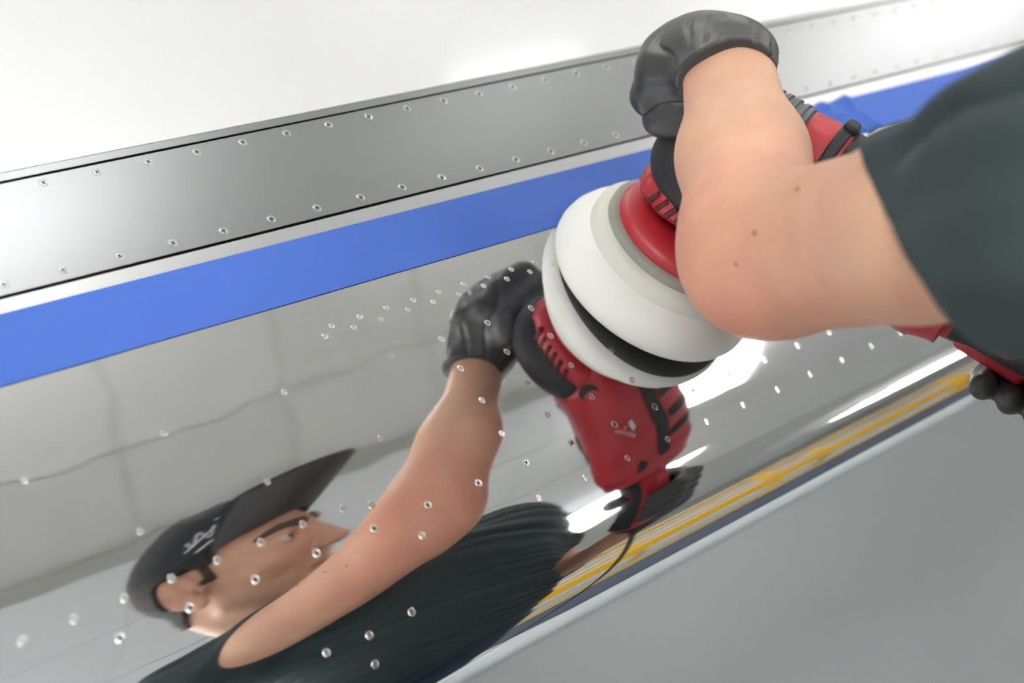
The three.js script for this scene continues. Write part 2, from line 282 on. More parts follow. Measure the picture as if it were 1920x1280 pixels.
// masking tape
{
  const top = (x) => 0.3470 - 0.0034 * cl((x - 0.44) / 1.28, -0.5, 2) + 0.0003 * noise.noise(x * 4, 0, 0), bot = (x) => 0.2955 - 0.0012 * cl((x - 0.5) / 0.4, -1, 1) + 0.0036 * cl((x - 1.0) / 0.4, 0, 1) + 0.0005 * noise.noise(x * 6, 3, 0);
  const wr = (x, s) => 0.00025 * Math.max(0, noise.noise(x * 14, s * 60, 4)) ;
  const t = mesh(numbered('masking_tape'), skin(XA, 1.44, 0.29, 0.35, 0.0009, 0.0003, 700, 24, bot, top, wr), M.tape, scene);
  tag(t, 'long strip of blue masking tape along the polished leading edge', 'tape');
  // second strip laid from the far end, its torn end crumpled up
  const tear = (x) => 0.012 * Math.exp(-((x - 1.375) ** 2) / 0.00016) + 0.010 * Math.exp(-((x - 1.41) ** 2) / 0.00008);
  const g2 = skin(1.31, XB, 0.30, 0.35, 0.0014, 0.0003, 600, 24, (x) => bot(x) + 0.010 * cl((1.46 - x) / 0.1, 0, 1) * (0.6 + 0.6 * noise.noise(x * 40, 2, 2)) - 0.001, (x) => top(x) - 0.022 * cl((1.345 - x) / 0.03, 0, 1), (x, s) => tear(x + 0.4 * (s - 0.32)) * (0.6 + noise.noise(x * 60, s * 60, 5)) + wr(x, s));
  g2.computeVertexNormals();
  const t2 = mesh(numbered('masking_tape'), g2, M.tape, scene);
  tag(t2, 'far blue masking tape strip with a crumpled torn end, beside the dark green sleeve', 'tape');
}

// ------------------------------------------------------------------ the polisher
const PA = V(0, 0.945, 0.327).normalize(), PB = (() => { const b = V(0.30, -0.25, 0.92); return b.addScaledVector(PA, -b.dot(PA)).normalize(); })(), PU = PA.clone().cross(PB);
const PC = W(0.977, -0.4998, -0.7145), LIFT = 0.014;
const polisher = thing('polisher', PC, 'red and black rotary polisher with a cream foam pad pressed on the polished metal', 'polisher');
polisher.quaternion.setFromRotationMatrix(new THREE.Matrix4().makeBasis(PU, PA, PB)); // local: x side, y spindle, z towards the rear handle
function lathe(pts, seg = 72) { return new THREE.LatheGeometry(pts.map(([a, b]) => new THREE.Vector2(a, b)), seg); }
// loft of rounded sections along local z; a0..a1 limits the angle (0 = +x, 90 = +y)
function loft(secs, nt, na, a0 = 0, a1 = 360, lift = 0, caps = true) {
  const at = (t) => { let i = 0; while (i < secs.length - 2 && secs[i + 1].z < t) i++; const A = secs[i], B = secs[i + 1], k = cl((t - A.z) / (B.z - A.z), 0, 1), m = k * k * (3 - 2 * k); const o = {}; for (const q of ['w', 'h', 'x', 'y', 'p']) o[q] = (A[q] ?? (q === 'p' ? 2.4 : 0)) * (1 - m) + (B[q] ?? (q === 'p' ? 2.4 : 0)) * m; return o; };
  const pos = [], uv = [], ind = []; const z0 = secs[0].z, z1 = secs[secs.length - 1].z;
  for (let i = 0; i <= nt; i++) { const z = z0 + (z1 - z0) * i / nt, o = at(z); for (let j = 0; j <= na; j++) { const a = (a0 + (a1 - a0) * j / na) * Math.PI / 180, c = Math.cos(a), s = Math.sin(a), e = 2 / o.p; const x = Math.sign(c) * Math.abs(c) ** e * (o.w + lift), y = Math.sign(s) * Math.abs(s) ** e * (o.h + lift); pos.push(o.x + x, o.y + y, z); uv.push(j / na, i / nt); } }
  const w = na + 1; for (let i = 0; i < nt; i++) for (let j = 0; j < na; j++) { const a = i * w + j; ind.push(a, a + 1, a + w, a + 1, a + w + 1, a + w); }
  if (caps && a1 - a0 >= 360) for (const i of [0, nt]) { const c = pos.length / 3; const o = at(i ? z1 : z0); pos.push(o.x, o.y, i ? z1 : z0); uv.push(0, 0); for (let j = 0; j < na; j++) { const a = i * w + j; i ? ind.push(c, a, a + 1) : ind.push(c, a + 1, a); } }
  const g = new THREE.BufferGeometry(); g.setAttribute('position', new THREE.Float32BufferAttribute(pos, 3)); g.setAttribute('uv', new THREE.Float32BufferAttribute(uv, 2)); g.setIndex(ind); g.computeVertexNormals();
  if (a1 - a0 >= 360) { const n = g.attributes.normal; for (let i = 0; i <= nt; i++) { const p = i * w, q = i * w + na; const v = V(n.getX(p) + n.getX(q), n.getY(p) + n.getY(q), n.getZ(p) + n.getZ(q)).normalize(); n.setXYZ(p, v.x, v.y, v.z); n.setXYZ(q, v.x, v.y, v.z); } }
  return g;
}
const BODY = [{ z: 0.030, w: 0.036, h: 0.034, y: 0.060, p: 2.6 }, { z: 0.055, x: 0.000, w: 0.052, h: 0.040, y: 0.064, p: 2.6 }, { z: 0.13, x: 0.008, w: 0.062, h: 0.038, y: 0.080, p: 2.5 }, { z: 0.185, x: 0.010, w: 0.062, h: 0.034, y: 0.092, p: 2.4 }, { z: 0.216, x: 0.007, w: 0.052, h: 0.031, y: 0.094, p: 2.3 }];
const HANDLE = [{ z: 0.190, w: 0.032, h: 0.033, y: 0.093, p: 2.4 }, { z: 0.215, w: 0.026, h: 0.029, y: 0.095, p: 2.4 }, { z: 0.25, w: 0.021, h: 0.026, y: 0.096, p: 2.4 }, { z: 0.32, w: 0.021, h: 0.027, y: 0.100, p: 2.4 }, { z: 0.37, w: 0.024, h: 0.032, y: 0.102, p: 2.6 }, { z: 0.385, w: 0.020, h: 0.028, y: 0.102, p: 2.6 }];
{
  const R = rng(21), P = polisher;
  const flex = (g) => { g.scale(0.955, 1, 0.955); g.translate(0, -0.022, 0); g.rotateX(7 * Math.PI / 180); g.translate(0, 0.0195, 0); return g; }; // the flexible backing lets the pad lie flat on the metal
  const padGeo = lathe([[0, -0.0302], [0.06, -0.0305], [0.088, -0.0298], [0.0935, -0.0275], [0.0962, -0.022], [0.0965, -0.016], [0.0945, -0.008], [0.0895, 0.001], [0.083, 0.007], [0.077, 0.009]], 96);
  const pad = mesh('foam_pad', flex(padGeo), M.pad, P, 'cream foam polishing pad');
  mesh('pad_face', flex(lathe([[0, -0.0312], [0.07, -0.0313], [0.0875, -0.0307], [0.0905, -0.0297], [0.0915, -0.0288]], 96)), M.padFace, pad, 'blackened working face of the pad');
  mesh('pad_core', flex(lathe([[0.0785, 0.008], [0.078, 0.018], [0.074, 0.022], [0.068, 0.023]], 96)), M.padLight, P);
  mesh('hook_layer', flex(lathe([[0.069, 0.021], [0.069, 0.0285], [0.066, 0.030], [0.06, 0.030]], 96)), M.padGrey, P);
  mesh('backing_plate', flex(lathe([[0.062, 0.029], [0.0625, 0.034], [0.058, 0.041], [0.045, 0.045], [0.02, 0.046]], 96)), M.red, P, 'red backing plate');
  mesh('spindle', lathe([[0.012, 0.03], [0.012, 0.052], [0, 0.052]], 32), M.grey, P);
  // gear case: red nose guard with vents, black rubber boot above
  const guard = loft([{ z: -0.048, w: 0.02, h: 0.012, y: 0.052, p: 2.2 }, { z: -0.040, w: 0.034, h: 0.015, y: 0.052, p: 2.3 }, { z: -0.015, w: 0.047, h: 0.017, y: 0.053, p: 2.6 }, { z: 0.02, w: 0.049, h: 0.018, y: 0.054, p: 2.6 }, { z: 0.045, w: 0.045, h: 0.02, y: 0.056, p: 2.6 }], 40, 64);
  const gd = mesh('nose_guard', guard, M.red, P, 'red nose guard with vent slots');
  for (const s of [-1, 1]) for (let k = 0; k < 6; k++) { const m = mesh('vent_slot', rbox(0.006, 0.014, 0.0046, 0.0015), M.slotRed, gd); const z = -0.026 + k * 0.0095; const w = [0.0425, 0.0455, 0.0472, 0.0482, 0.0488, 0.0488][k]; m.position.set(s * (w - 0.001), 0.054, z); m.rotation.set(0.45, 0, 0); }
  const boot = surfaceNet(blend([[ellipsoid(V(-0.004, 0.078, -0.002), V(0.050, 0.032, 0.049)), 0], [ellipsoid(V(-0.004, 0.070, 0.03), V(0.050, 0.030, 0.042)), 0.02], [capsule(V(0, 0.085, -0.02), V(0, 0.092, 0.03), 0.024, 0.022), 0.02]]), V(-0.07, 0.03, -0.07), V(0.07, 0.14, 0.09), 0.0026);
  mesh('rubber_boot', boot, M.rubber, P, 'black rubber boot over the gear case');
  mesh('gear_collar', merge([0, 1, 2, 3].map((k) => loft([{ z: 0.052 + k * 0.006, w: 0.041 - k * 0.0004, h: 0.0405, y: 0.066, p: 2.4 }, { z: 0.0565 + k * 0.006, w: 0.041, h: 0.0405, y: 0.066, p: 2.4 }], 1, 48))), M.grey, P, 'ribbed grey metal collar');
  const body = mesh('motor_housing', loft(BODY, 60, 72), M.red, P, 'red motor housing with a white emblem');
  // black rubber bands and side panel, proud of the housing
  const slice = (S, z0, z1) => { const o = []; const f = (t) => { let i = 0; while (i < S.length - 2 && S[i + 1].z < t) i++; const A = S[i], B = S[i + 1], k = cl((t - A.z) / (B.z - A.z), 0, 1), m = k * k * (3 - 2 * k), r = { z: t }; for (const q of ['w', 'h', 'x', 'y', 'p']) r[q] = (A[q] ?? 0) * (1 - m) + (B[q] ?? 0) * m; return r; }; for (let i = 0; i <= 8; i++) o.push(f(z0 + (z1 - z0) * i / 8)); return o; };
  for (const [z0, z1, a0, a1] of [[0.105, 0.128, 35, 160], [0.132, 0.148, 35, 160]]) mesh('rubber_band', loft(slice(BODY, z0, z1), 8, 40, a0, a1, 0.0012, false), M.rubber, body);
  mesh('side_panel', loft(slice(BODY, 0.06, 0.19), 20, 8, -98, -88, 0.0012, false), M.rubber, body);
  for (let k = 0; k < 4; k++) mesh('side_vent', loft(slice(BODY, 0.068 + k * 0.030, 0.079 + k * 0.030), 6, 14, -86, -45, 0.0010, false), M.rubber, body);
  for (const [z, a] of [[0.052, -152], [0.186, -128]]) { const g = new THREE.CylinderGeometry(0.0095, 0.0095, 0.0018, 24); const m = mesh('brush_cap', g, M.rubber, body); const r = a * Math.PI / 180; const q = slice(BODY, z, z + 0.001)[0]; m.position.set(q.x + Math.cos(r) * q.w * 1.03, q.y + Math.sin(r) * q.h * 1.03, z); m.quaternion.setFromUnitVectors(V(0, 1, 0), V(Math.cos(r), Math.sin(r), 0).normalize()); }
  { // emblem on the underside: a swoosh, a dot and a line of script, worn
    const q = slice(BODY, 0.11, 0.111)[0], out = [], ex = { depth: 0.0006, bevelEnabled: false };
    const poly = (l) => new THREE.ExtrudeGeometry(new THREE.Shape(l.map(([a, b]) => new THREE.Vector2(a, b))), ex);
    out.push(poly([[-0.004, 0.000], [0.002, 0.004], [0.012, 0.014], [0.004, 0.012], [-0.003, 0.007]]), poly([[0.004, -0.001], [0.008, 0.002], [0.013, 0.009], [0.009, 0.006]]));
    for (let k = 0; k < 8; k++) { const x = -0.009 + k * 0.0030; out.push(poly([[x, -0.008], [x + 0.0008, -0.008], [x + 0.0016, -0.0028 + (k % 3) * 0.0008], [x + 0.0009, -0.0026 + (k % 3) * 0.0008]]), poly([[x + 0.0006, -0.0062], [x + 0.0024, -0.0050], [x + 0.0024, -0.0044], [x + 0.0007, -0.0055]])); }
    const g = merge(out); g.rotateX(Math.PI / 2); g.rotateY(2.1); const m = mesh('white_emblem', g, M.print, body); m.position.set(q.x - q.w * 0.66, q.y - q.h * 0.86 + 0.0002, 0.118); m.rotation.set(0.13, 0, -0.52);
  }
  // upper barrel with a ribbed grey neck and rubber bands
  const BAR = [{ z: -0.005, w: 0.026, h: 0.028, x: 0.028, y: 0.124, p: 2.1 }, { z: 0.044, w: 0.029, h: 0.031, x: 0.028, y: 0.122, p: 2.1 }, { z: 0.047, w: 0.034, h: 0.036, x: 0.027, y: 0.119, p: 2.2 }, { z: 0.12, w: 0.034, h: 0.036, x: 0.027, y: 0.116, p: 2.2 }, { z: 0.175, w: 0.030, h: 0.032, x: 0.022, y: 0.108, p: 2.2 }, { z: 0.19, w: 0.018, h: 0.02, x: 0.016, y: 0.102, p: 2.2 }];
  const sl = (z0, z1) => { const o = []; const f = (t) => { let i = 0; while (i < BAR.length - 2 && BAR[i + 1].z < t) i++; const A = BAR[i], B = BAR[i + 1], k = cl((t - A.z) / (B.z - A.z), 0, 1), m = k * k * (3 - 2 * k), r = { z: t }; for (const q of ['w', 'h', 'x', 'y', 'p']) r[q] = A[q] * (1 - m) + B[q] * m; return r; }; for (let i = 0; i <= 6; i++) o.push(f(z0 + (z1 - z0) * i / 6)); return o; };
  const barrel = mesh('upper_barrel', loft(sl(0.044, 0.19), 50, 56), M.red, P, 'red upper barrel');
  mesh('ribbed_neck', merge([loft(sl(-0.005, 0.044), 12, 48), ...[0.010, 0.018, 0.026, 0.034].map((z) => loft(sl(z, z + 0.004), 2, 48, 0, 360, 0.0015))]), M.grey, barrel, 'ribbed grey metal neck');
  mesh('rubber_band', loft(sl(0.068, 0.078), 4, 48, 0, 360, 0.0016), M.rubber, barrel); mesh('rubber_band', loft(sl(0.0805, 0.096), 4, 48, 0, 360, 0.0016), M.rubber, barrel);
  mesh('switch_lug', rbox(0.016, 0.012, 0.012, 0.004, 0.034, 0.155, 0.074), M.rubber, barrel);
  // rear handle
  const h = mesh('rear_handle', loft(HANDLE, 50, 56), M.red, P, 'red rear handle with black grip');
  mesh('grip', loft(slice(HANDLE, 0.222, 0.372), 30, 20, 140, 216, 0.0012, false), M.rubber, h);
  mesh('grip', loft(slice(HANDLE, 0.222, 0.372), 30, 20, -36, 40, 0.0012, false), M.rubber, h);
  const ob = new THREE.TorusGeometry(0.0075, 0.0013, 8, 32); ob.scale(1, 1, 1.0); ob.rotateY(Math.PI / 2); ob.scale(1, 0.75, 1.25); const om = mesh('button_ring', ob, M.red, h); om.position.set(-0.0235, 0.094, 0.262);
  mesh('trigger', rbox(0.016, 0.014, 0.060, 0.005, 0, 0.069, 0.258), M.red, P, 'red trigger under the handle');
  for (const c of P.children) if (!['foam_pad', 'pad_core', 'hook_layer', 'backing_plate', 'spindle'].includes(c.name)) c.position.y += LIFT;
}

const loc = (x, y, z) => PC.clone().addScaledVector(PU, x).addScaledVector(PA, y + LIFT).addScaledVector(PB, z);
// cord out of the handle's end, down to the floor and away
{
  const pts = [loc(0, 0.092, 0.382), loc(0.002, 0.085, 0.43), W(1.10, -0.62, -0.26), W(1.13, -0.85, -0.14), W(1.12, -1.2, -0.05), W(1.2, -1.52, 0.02), W(1.5, -1.594, 0.1), W(2.2, -1.594, 0.35), W(3.4, -1.594, 0.2)];
  const g = new THREE.TubeGeometry(new THREE.CatmullRomCurve3(pts, false, 'centripetal'), 160, 0.0042, 10);
  const c = thing('power_cord', pts[0], 'black power cord hanging from the rear handle of the polisher', 'cord'); g.translate(-pts[0].x, -pts[0].y, -pts[0].z); mesh('cable', g, M.rubber, c);
  const d = loc(0.002, 0.085, 0.43).sub(pts[0]); mesh('strain_relief', bar(V(0, 0, 0), d, 0.012, 16, 0.006), M.rubber, c);
}

// ------------------------------------------------------------------ the man
const FEET = V(0.93, 0, 0.14);
const man = thing('person', FEET, 'man in dark green t-shirt, black cap and black gloves leaning in with the polisher', 'person');
const put2 = (name, g, mat, parent = man, label) => { g.translate(-FEET.x, -FEET.y, -FEET.z); return mesh(name, g, mat, parent, label); };
{
  const S = W(0.693, -0.2375, -0.27), SR = W(1.0614, -0.2623, -0.2902), ER = W(1.131, -0.493, -0.1091), X = W(0.8245, -0.0625, -0.4080);
  const hl = V(-0.8976, -0.3957, -0.1944), hu = V(-0.0371, 0.5073, -0.8610), hf = V(0.4393, -0.7656, -0.4700);
  const HM = new THREE.Matrix4().makeBasis(hl, hu, hf).scale(V(1.085, 1.085, 1.085)).setPosition(X);
  const hp = (x, y, z) => V(x, y, z).applyMatrix4(HM);
  const wr = at(1362, 112, 1.185), cuff = at(1362, 140, 1.165), mid = at(1392, 290, 1.105), el = at(1427, 472, 1.025), tip = at(1417, 520, 1.045), hem = at(1745, 420, 0.845), wrR = loc(0.052, 0.112, 0.40);
  const fdir = wr.clone().sub(el).normalize(), view = mid.clone().sub(camera.position).normalize(), wide = fdir.clone().cross(view).normalize(), thin = wide.clone().cross(fdir).normalize();
  const nb = S.clone().add(SR).multiplyScalar(0.5).add(V(0, 0.035, 0.02));
  const armL = [[flatCapsule(wr, mid, 0.0340, 0.0405, thin, 0.68), 0], [flatCapsule(mid, el, 0.0405, 0.0455, thin, 0.98), 0.03], [capsule(tip, tip.clone().addScaledVector(thin, 0.004), 0.027, 0.027), 0.04], [capsule(el.clone().lerp(hem, 0.1), el.clone().lerp(wr, 0.15), 0.0435, 0.041), 0.03], [capsule(el, hem, 0.0455, 0.0465), 0.03], [capsule(at(1480, 488, 1.0), at(1690, 448, 0.885), 0.0435, 0.045), 0.02], [capsule(hem, S, 0.0465, 0.050), 0.03]];
  const armR = [[capsule(SR, ER, 0.050, 0.044), 0.03], [capsule(ER, wrR, 0.043, 0.029), 0.03]];
  const chest = [[capsule(S, SR, 0.045, 0.045), 0.04], [capsule(nb, nb.clone().add(V(0, -0.2, 0.08)), 0.085, 0.085), 0.05]];
  // --- skin: head, neck and both arms in one surface
  const eyes = [-1, 1].map((s) => V(s * 0.032, 0.016, 0.0765));
  const headF = (() => {
    const both = (fn) => [-1, 1].flatMap(fn);
    const solid = blend([[ellipsoid(V(0, 0.04, -0.012), V(0.075, 0.088, 0.096)), 0], [ellipsoid(V(0, -0.015, 0.035), V(0.060, 0.082, 0.058)), 0.03],
      ...both((s) => [[capsule(V(s * 0.05, -0.05, 0.012), V(s * 0.012, -0.095, 0.078), 0.017, 0.015), 0.03], [ellipsoid(V(s * 0.043, -0.012, 0.062), V(0.021, 0.018, 0.02)), 0.02], [capsule(V(s * 0.047, 0.034, 0.070), V(s * 0.012, 0.034, 0.090), 0.009, 0.0085), 0.014]]),
      [ellipsoid(V(0, -0.096, 0.080), V(0.02, 0.017, 0.016)), 0.02], [capsule(V(0, 0.028, 0.092), V(0, -0.018, 0.113), 0.0075, 0.0105), 0.012], ...both((s) => [[ellipsoid(V(s * 0.011, -0.023, 0.104), V(0.0085, 0.007, 0.0095)), 0.008]]),
      [ellipsoid(V(0, -0.052, 0.089), V(0.024, 0.0055, 0.010)), 0.008], [ellipsoid(V(0, -0.063, 0.088), V(0.020, 0.006, 0.010)), 0.007]]);
    const sockets = [-1, 1].map((s) => ellipsoid(V(s * 0.033, 0.014, 0.094), V(0.0175, 0.0105, 0.016)));
    const balls = eyes.map((e) => ellipsoid(e, V(0.0138, 0.0138, 0.0138)));
    const slit = [-1, 1].map((s) => ellipsoid(V(s * 0.0325, 0.0165, 0.0915), V(0.0135, 0.0064, 0.013)));
    const ear = [-1, 1].map((s) => { const q = new THREE.Quaternion().setFromEuler(new THREE.Euler(-0.2, s * -0.45, s * -0.12)); const out = ellipsoid(V(s * 0.081, 0.006, -0.012), V(0.0085, 0.033, 0.020), q), bowl = ellipsoid(V(s * 0.090, 0.006, -0.008), V(0.007, 0.021, 0.0115), q), lobe = ellipsoid(V(s * 0.078, -0.026, -0.002), V(0.006, 0.010, 0.009)), canal = ellipsoid(V(s * 0.080, 0, 0.002), V(0.008, 0.006, 0.005)), tragus = ellipsoid(V(s * 0.082, 0.001, 0.009), V(0.005, 0.009, 0.005)), anti = ellipsoid(V(s * 0.085, 0.012, -0.012), V(0.004, 0.016, 0.006), q);
      return (x, y, z) => { let d = smax(out(x, y, z), -bowl(x, y, z), 0.004); d = smin(d, anti(x, y, z), 0.004); d = smin(d, lobe(x, y, z), 0.008); d = smin(d, tragus(x, y, z), 0.004); return smax(d, -canal(x, y, z), 0.003); }; });
    return (x, y, z) => { let d = solid(x, y, z); for (let i = 0; i < 2; i++) { d = smax(d, -sockets[i](x, y, z), 0.010); d = smin(d, smax(balls[i](x, y, z), -slit[i](x, y, z), 0.0015), 0.003); d = smin(d, ear[i](x, y, z), 0.005); } return d; };
  })();
  const inv = HM.clone().invert(), tv = V();
  const headW = (x, y, z) => { tv.set(x, y, z).applyMatrix4(inv); return headF(tv.x, tv.y, tv.z); };
  const neck = capsule(hp(0, -0.045, -0.028), nb, 0.056, 0.066), torsoF = blend([...chest, ...armR.map(([f]) => [f, 0.04])]), armF = blend(armL);
  const all = (x, y, z) => { let d = smin(armF(x, y, z), torsoF(x, y, z), 0.04); d = smin(d, neck(x, y, z), 0.03); return smin(d, headW(x, y, z), 0.02); };
  const low = el.clone().lerp(hem, 0.55).add(V(-0.01, -0.045, 0));
  const tone = (p) => { const n = N3(p, 14, 1), m = N3(p, 45, 4), f = N3(p, 210, 7); const dEl = p.distanceTo(tip), red = Math.exp(-dEl * dEl / 0.0045) * 0.8 + 0.42 * Math.max(0, n) + 0.5 * Math.exp(-(p.distanceTo(low) ** 2) / 0.006); const h = N3(p, 26, 11), k = 1 + 0.06 * m + 0.05 * f; return [cl((0.66 - 0.02 * red) * k, 0, 1), cl((0.385 - 0.15 * red + 0.022 * h) * k, 0, 1), cl((0.255 - 0.10 * red) * k, 0, 1)]; };
  const armG = surfaceNet(blend(armL), V(0.64, 1.10, -0.76), V(1.04, 1.43, -0.22), 0.004);
  const restG = surfaceNet((x, y, z) => smin(smin(torsoF(x, y, z), neck(x, y, z), 0.03), headW(x, y, z), 0.02), V(0.58, 0.95, -0.52), V(1.26, 1.62, -0.02), 0.009);
  const hg = surfaceNet((x, y, z) => { let d = headF(x, y, z); tv.set(x, y, z).applyMatrix4(HM); return smin(d, neck(tv.x, tv.y, tv.z), 0.02); }, V(-0.105, -0.125, -0.125), V(0.105, 0.14, 0.14), 0.0024);
  hg.applyMatrix4(HM);
  const faceTone = (p) => { const c = tone(p); tv.copy(p).applyMatrix4(inv); const beard = cl((-0.025 - tv.y) / 0.04, 0, 1) * cl((tv.z + 0.02) / 0.05, 0, 1) * 0.35, lip = Math.exp(-(((tv.y + 0.057) / 0.008) ** 2) - ((tv.x / 0.02) ** 2)) * (tv.z > 0.08 ? 1 : 0), ear = Math.abs(tv.x) > 0.077 ? 0.35 : 0; return [c[0] * (1 - 0.45 * beard - 0.1 * lip), c[1] * (1 - 0.4 * beard - 0.35 * lip - 0.25 * ear), c[2] * (1 - 0.35 * beard - 0.2 * lip - 0.2 * ear)]; };
  paint(armG, tone); paint(restG, tone); paint(hg, faceTone);
  put2('body', joinIndexed([armG, restG, hg]), M.skin, man, 'bare forearms, neck and face');
  // small moles on the outer side of the arm
  for (const [k, a] of [[0.30, 0.1], [0.42, -0.25], [0.62, -0.75]]) {
    const c = el.clone().lerp(hem, k), ax = hem.clone().sub(el).normalize(), out = camera.position.clone().sub(c); out.addScaledVector(ax, -out.dot(ax)).normalize().applyAxisAngle(ax, a);
    let p = c.clone(); for (let i = 0; i < 60 && armF(p.x, p.y, p.z) < 0; i++) p.addScaledVector(out, 0.001);
    const g = new THREE.SphereGeometry(0.0014, 12, 8); g.translate(p.x, p.y, p.z); put2('mole', g, M.mole);
  }
  // eyes, brows, hair
  eyes.forEach((e, i) => {
    const g = new THREE.SphereGeometry(0.0122, 40, 30); g.rotateX(Math.PI / 2); paint(g, (v) => { const r = Math.hypot(v.x - (i ? -1 : -1) * 0.0015, v.y); return v.z > 0 && r < 0.0026 ? [0.01, 0.01, 0.01] : v.z > 0 && r < 0.0058 ? [0.07, 0.045, 0.03] : [0.68, 0.64, 0.60]; });
    g.translate(e.x, e.y, e.z); g.applyMatrix4(HM); put2('eye', g, phys({ color: 0xffffff, vertexColors: true, roughness: 0.15 }));
    const s = i ? 1 : -1; const b = surfaceNet((x, y, z) => smax(headF(x, y, z) - 0.0022 - 0.0006 * noise.noise(x * 700, y * 700, z * 300), blend([[capsule(V(s * 0.012, 0.033, 0.098), V(s * 0.036, 0.041, 0.09), 0.0075, 0.007), 0], [capsule(V(s * 0.036, 0.041, 0.09), V(s * 0.056, 0.034, 0.072), 0.007, 0.004), 0.004]])(x, y, z), 0.001), V(-0.07, 0.01, 0.05), V(0.07, 0.06, 0.12), 0.0016); b.applyMatrix4(HM); put2('eyebrow', b, M.brow);
  });
  const hair = surfaceNet((x, y, z) => { tv.set(x, y, z).applyMatrix4(HM); const d = smin(headF(x, y, z), neck(tv.x, tv.y, tv.z), 0.02) - 0.006 - 0.0018 * noise.noise(x * 160, y * 60, z * 160); const ny = -0.062 + 0.004 * noise.noise(x * 200, 0, z * 200); let lim = Math.max(ny - y, z + 0.028 + 0.35 * Math.max(0, -y) - 0.0); const side = Math.max(0.004 - y, z - 0.022, 0.012 - z, 0.055 - Math.abs(x)); const over = Math.max(0.035 - y, z - 0.035); lim = Math.min(lim, side, over); const earGap = 0.018 - Math.hypot((y - 0.002) * 0.6, z + 0.008) ; return smax(smax(d, lim, 0.003), Math.abs(x) > 0.062 ? earGap : -1, 0.003); }, V(-0.1, -0.09, -0.125), V(0.1, 0.14, 0.06), 0.003);
  hair.applyMatrix4(HM); put2('hair', hair, M.hair);
  // cap: crown, brim, underside, stitched emblem
  const cy = (z) => 0.050 + 0.14 * z + (z < -0.06 ? (z + 0.06) * 0.1 : 0);
  const crownE = ellipsoid(V(0, 0.052, -0.008), V(0.0815, 0.077, 0.102));
  const crown = surfaceNet((x, y, z) => { const a = Math.atan2(x, z + 0.008), seam = 0.0012 * Math.exp(-((((a / (Math.PI / 3) + 0.5) % 1 + 1) % 1 - 0.5) ** 2) / 0.0016); return smax(crownE(x, y, z) + seam - 0.0015 * noise.noise(x * 22, y * 22, z * 22), cy(z) - y, 0.004); }, V(-0.1, 0.01, -0.13), V(0.1, 0.15, 0.115), 0.0026);
  crown.applyMatrix4(HM); const cap = put2('cap', crown, M.cap, man, 'black baseball cap with a grey brim underside');
  const brim = (off, th) => { const pos = [], ind = [], n = 48, m = 14; const P = (i, j, o) => { const f = (i / n * 2 - 1) * 1.12, t = j / m, L = 0.080 * Math.pow(Math.max(Math.cos(f * 1.36), 0), 0.30); const x = 0.0835 * Math.sin(f) * (1 - 0.12 * t), z = -0.008 + 0.102 * Math.cos(f) + t * L; return [x, 0.060 + 0.032 * t - (2.2 - 4.6 * t) * x * x + o, z]; };
    for (const o of [off, off - th]) for (let i = 0; i <= n; i++) for (let j = 0; j <= m; j++) pos.push(...P(i, j, o));
    const w = m + 1, B = (n + 1) * w; for (let i = 0; i < n; i++) for (let j = 0; j < m; j++) { const a = i * w + j; ind.push(a, a + 1, a + w, a + w, a + 1, a + w + 1, B + a, B + a + w, B + a + 1, B + a + w, B + a + w + 1, B + a + 1); }
    for (let i = 0; i < n; i++) { const a = i * w + m; ind.push(a, B + a, a + w, a + w, B + a, B + a + w); }
    const g = new THREE.BufferGeometry(); g.setAttribute('position', new THREE.Float32BufferAttribute(pos, 3)); g.setIndex(ind); g.computeVertexNormals(); g.applyMatrix4(HM); g.translate(-FEET.x, -FEET.y, -FEET.z); return g; };
  mesh('brim', brim(0.002, 0.0018), M.cap, cap); mesh('brim_underside', brim(0.0, 0.0016), M.brimUnder, cap, 'grey brim underside');
  const onCrown = (a, y) => { const t = (y - 0.052) / 0.077, r = Math.sqrt(1 - t * t); return hp(0.0826 * r * Math.sin(a), y, -0.008 + 0.1031 * r * Math.cos(a)).sub(FEET); };
  const stroke = (l) => new THREE.TubeGeometry(new THREE.CatmullRomCurve3(l.map(([a, y]) => onCrown(a, y)), false), 24, 0.0013, 6);
  mesh('stitched_emblem', merge([stroke([[0.64, 0.072], [0.86, 0.082], [1.10, 0.076], [1.34, 0.068]]), stroke([[0.69, 0.084], [0.78, 0.068], [0.88, 0.088], [0.96, 0.070]]), stroke([[0.96, 0.085], [1.06, 0.070], [1.16, 0.085], [1.24, 0.070], [1.30, 0.080]]), stroke([[0.60, 0.078], [0.72, 0.093], [0.90, 0.094]]), stroke([[0.74, 0.064], [1.04, 0.064], [1.24, 0.060]])]), M.thread, cap, 'white stitched emblem');
  // shirt
  const hips = W(0.92, -0.68, -0.02);
  const axis = S.clone().sub(hem).normalize();
    const hemN = axis.clone().addScaledVector(axis, 0).normalize();
  // hem plane: holds the two ends of the hem seen from outside, and leans with the arm
  const a0 = at(1640, 287, 0.885), b0 = at(1850, 578, 0.870), across = b0.clone().sub(a0).normalize(); hemN.addScaledVector(across, -hemN.dot(across)).normalize();
  { const v = hem.clone().sub(camera.position).normalize(), pn = across.clone().cross(v).normalize(); if (pn.dot(axis) < 0) pn.negate(); hemN.multiplyScalar(0.18).addScaledVector(pn, 0.82).normalize(); }
  const sleeveOut = blend([[capsule(hem.clone().addScaledVector(axis, -0.03), S, 0.050, 0.060), 0]]);
  const fold = (x, y, z) => { const b = x * 0.45 + y * 0.80 - z * 0.30, a = x * 0.30 - y * 0.2 - z * 0.9; return 0.016 * (0.28 - Math.abs(noise.noise(a * 4 + 4, b * 30, x * 4))) + 0.0022 * noise.noise(a * 14, b * 55, x * 14 + 3); };
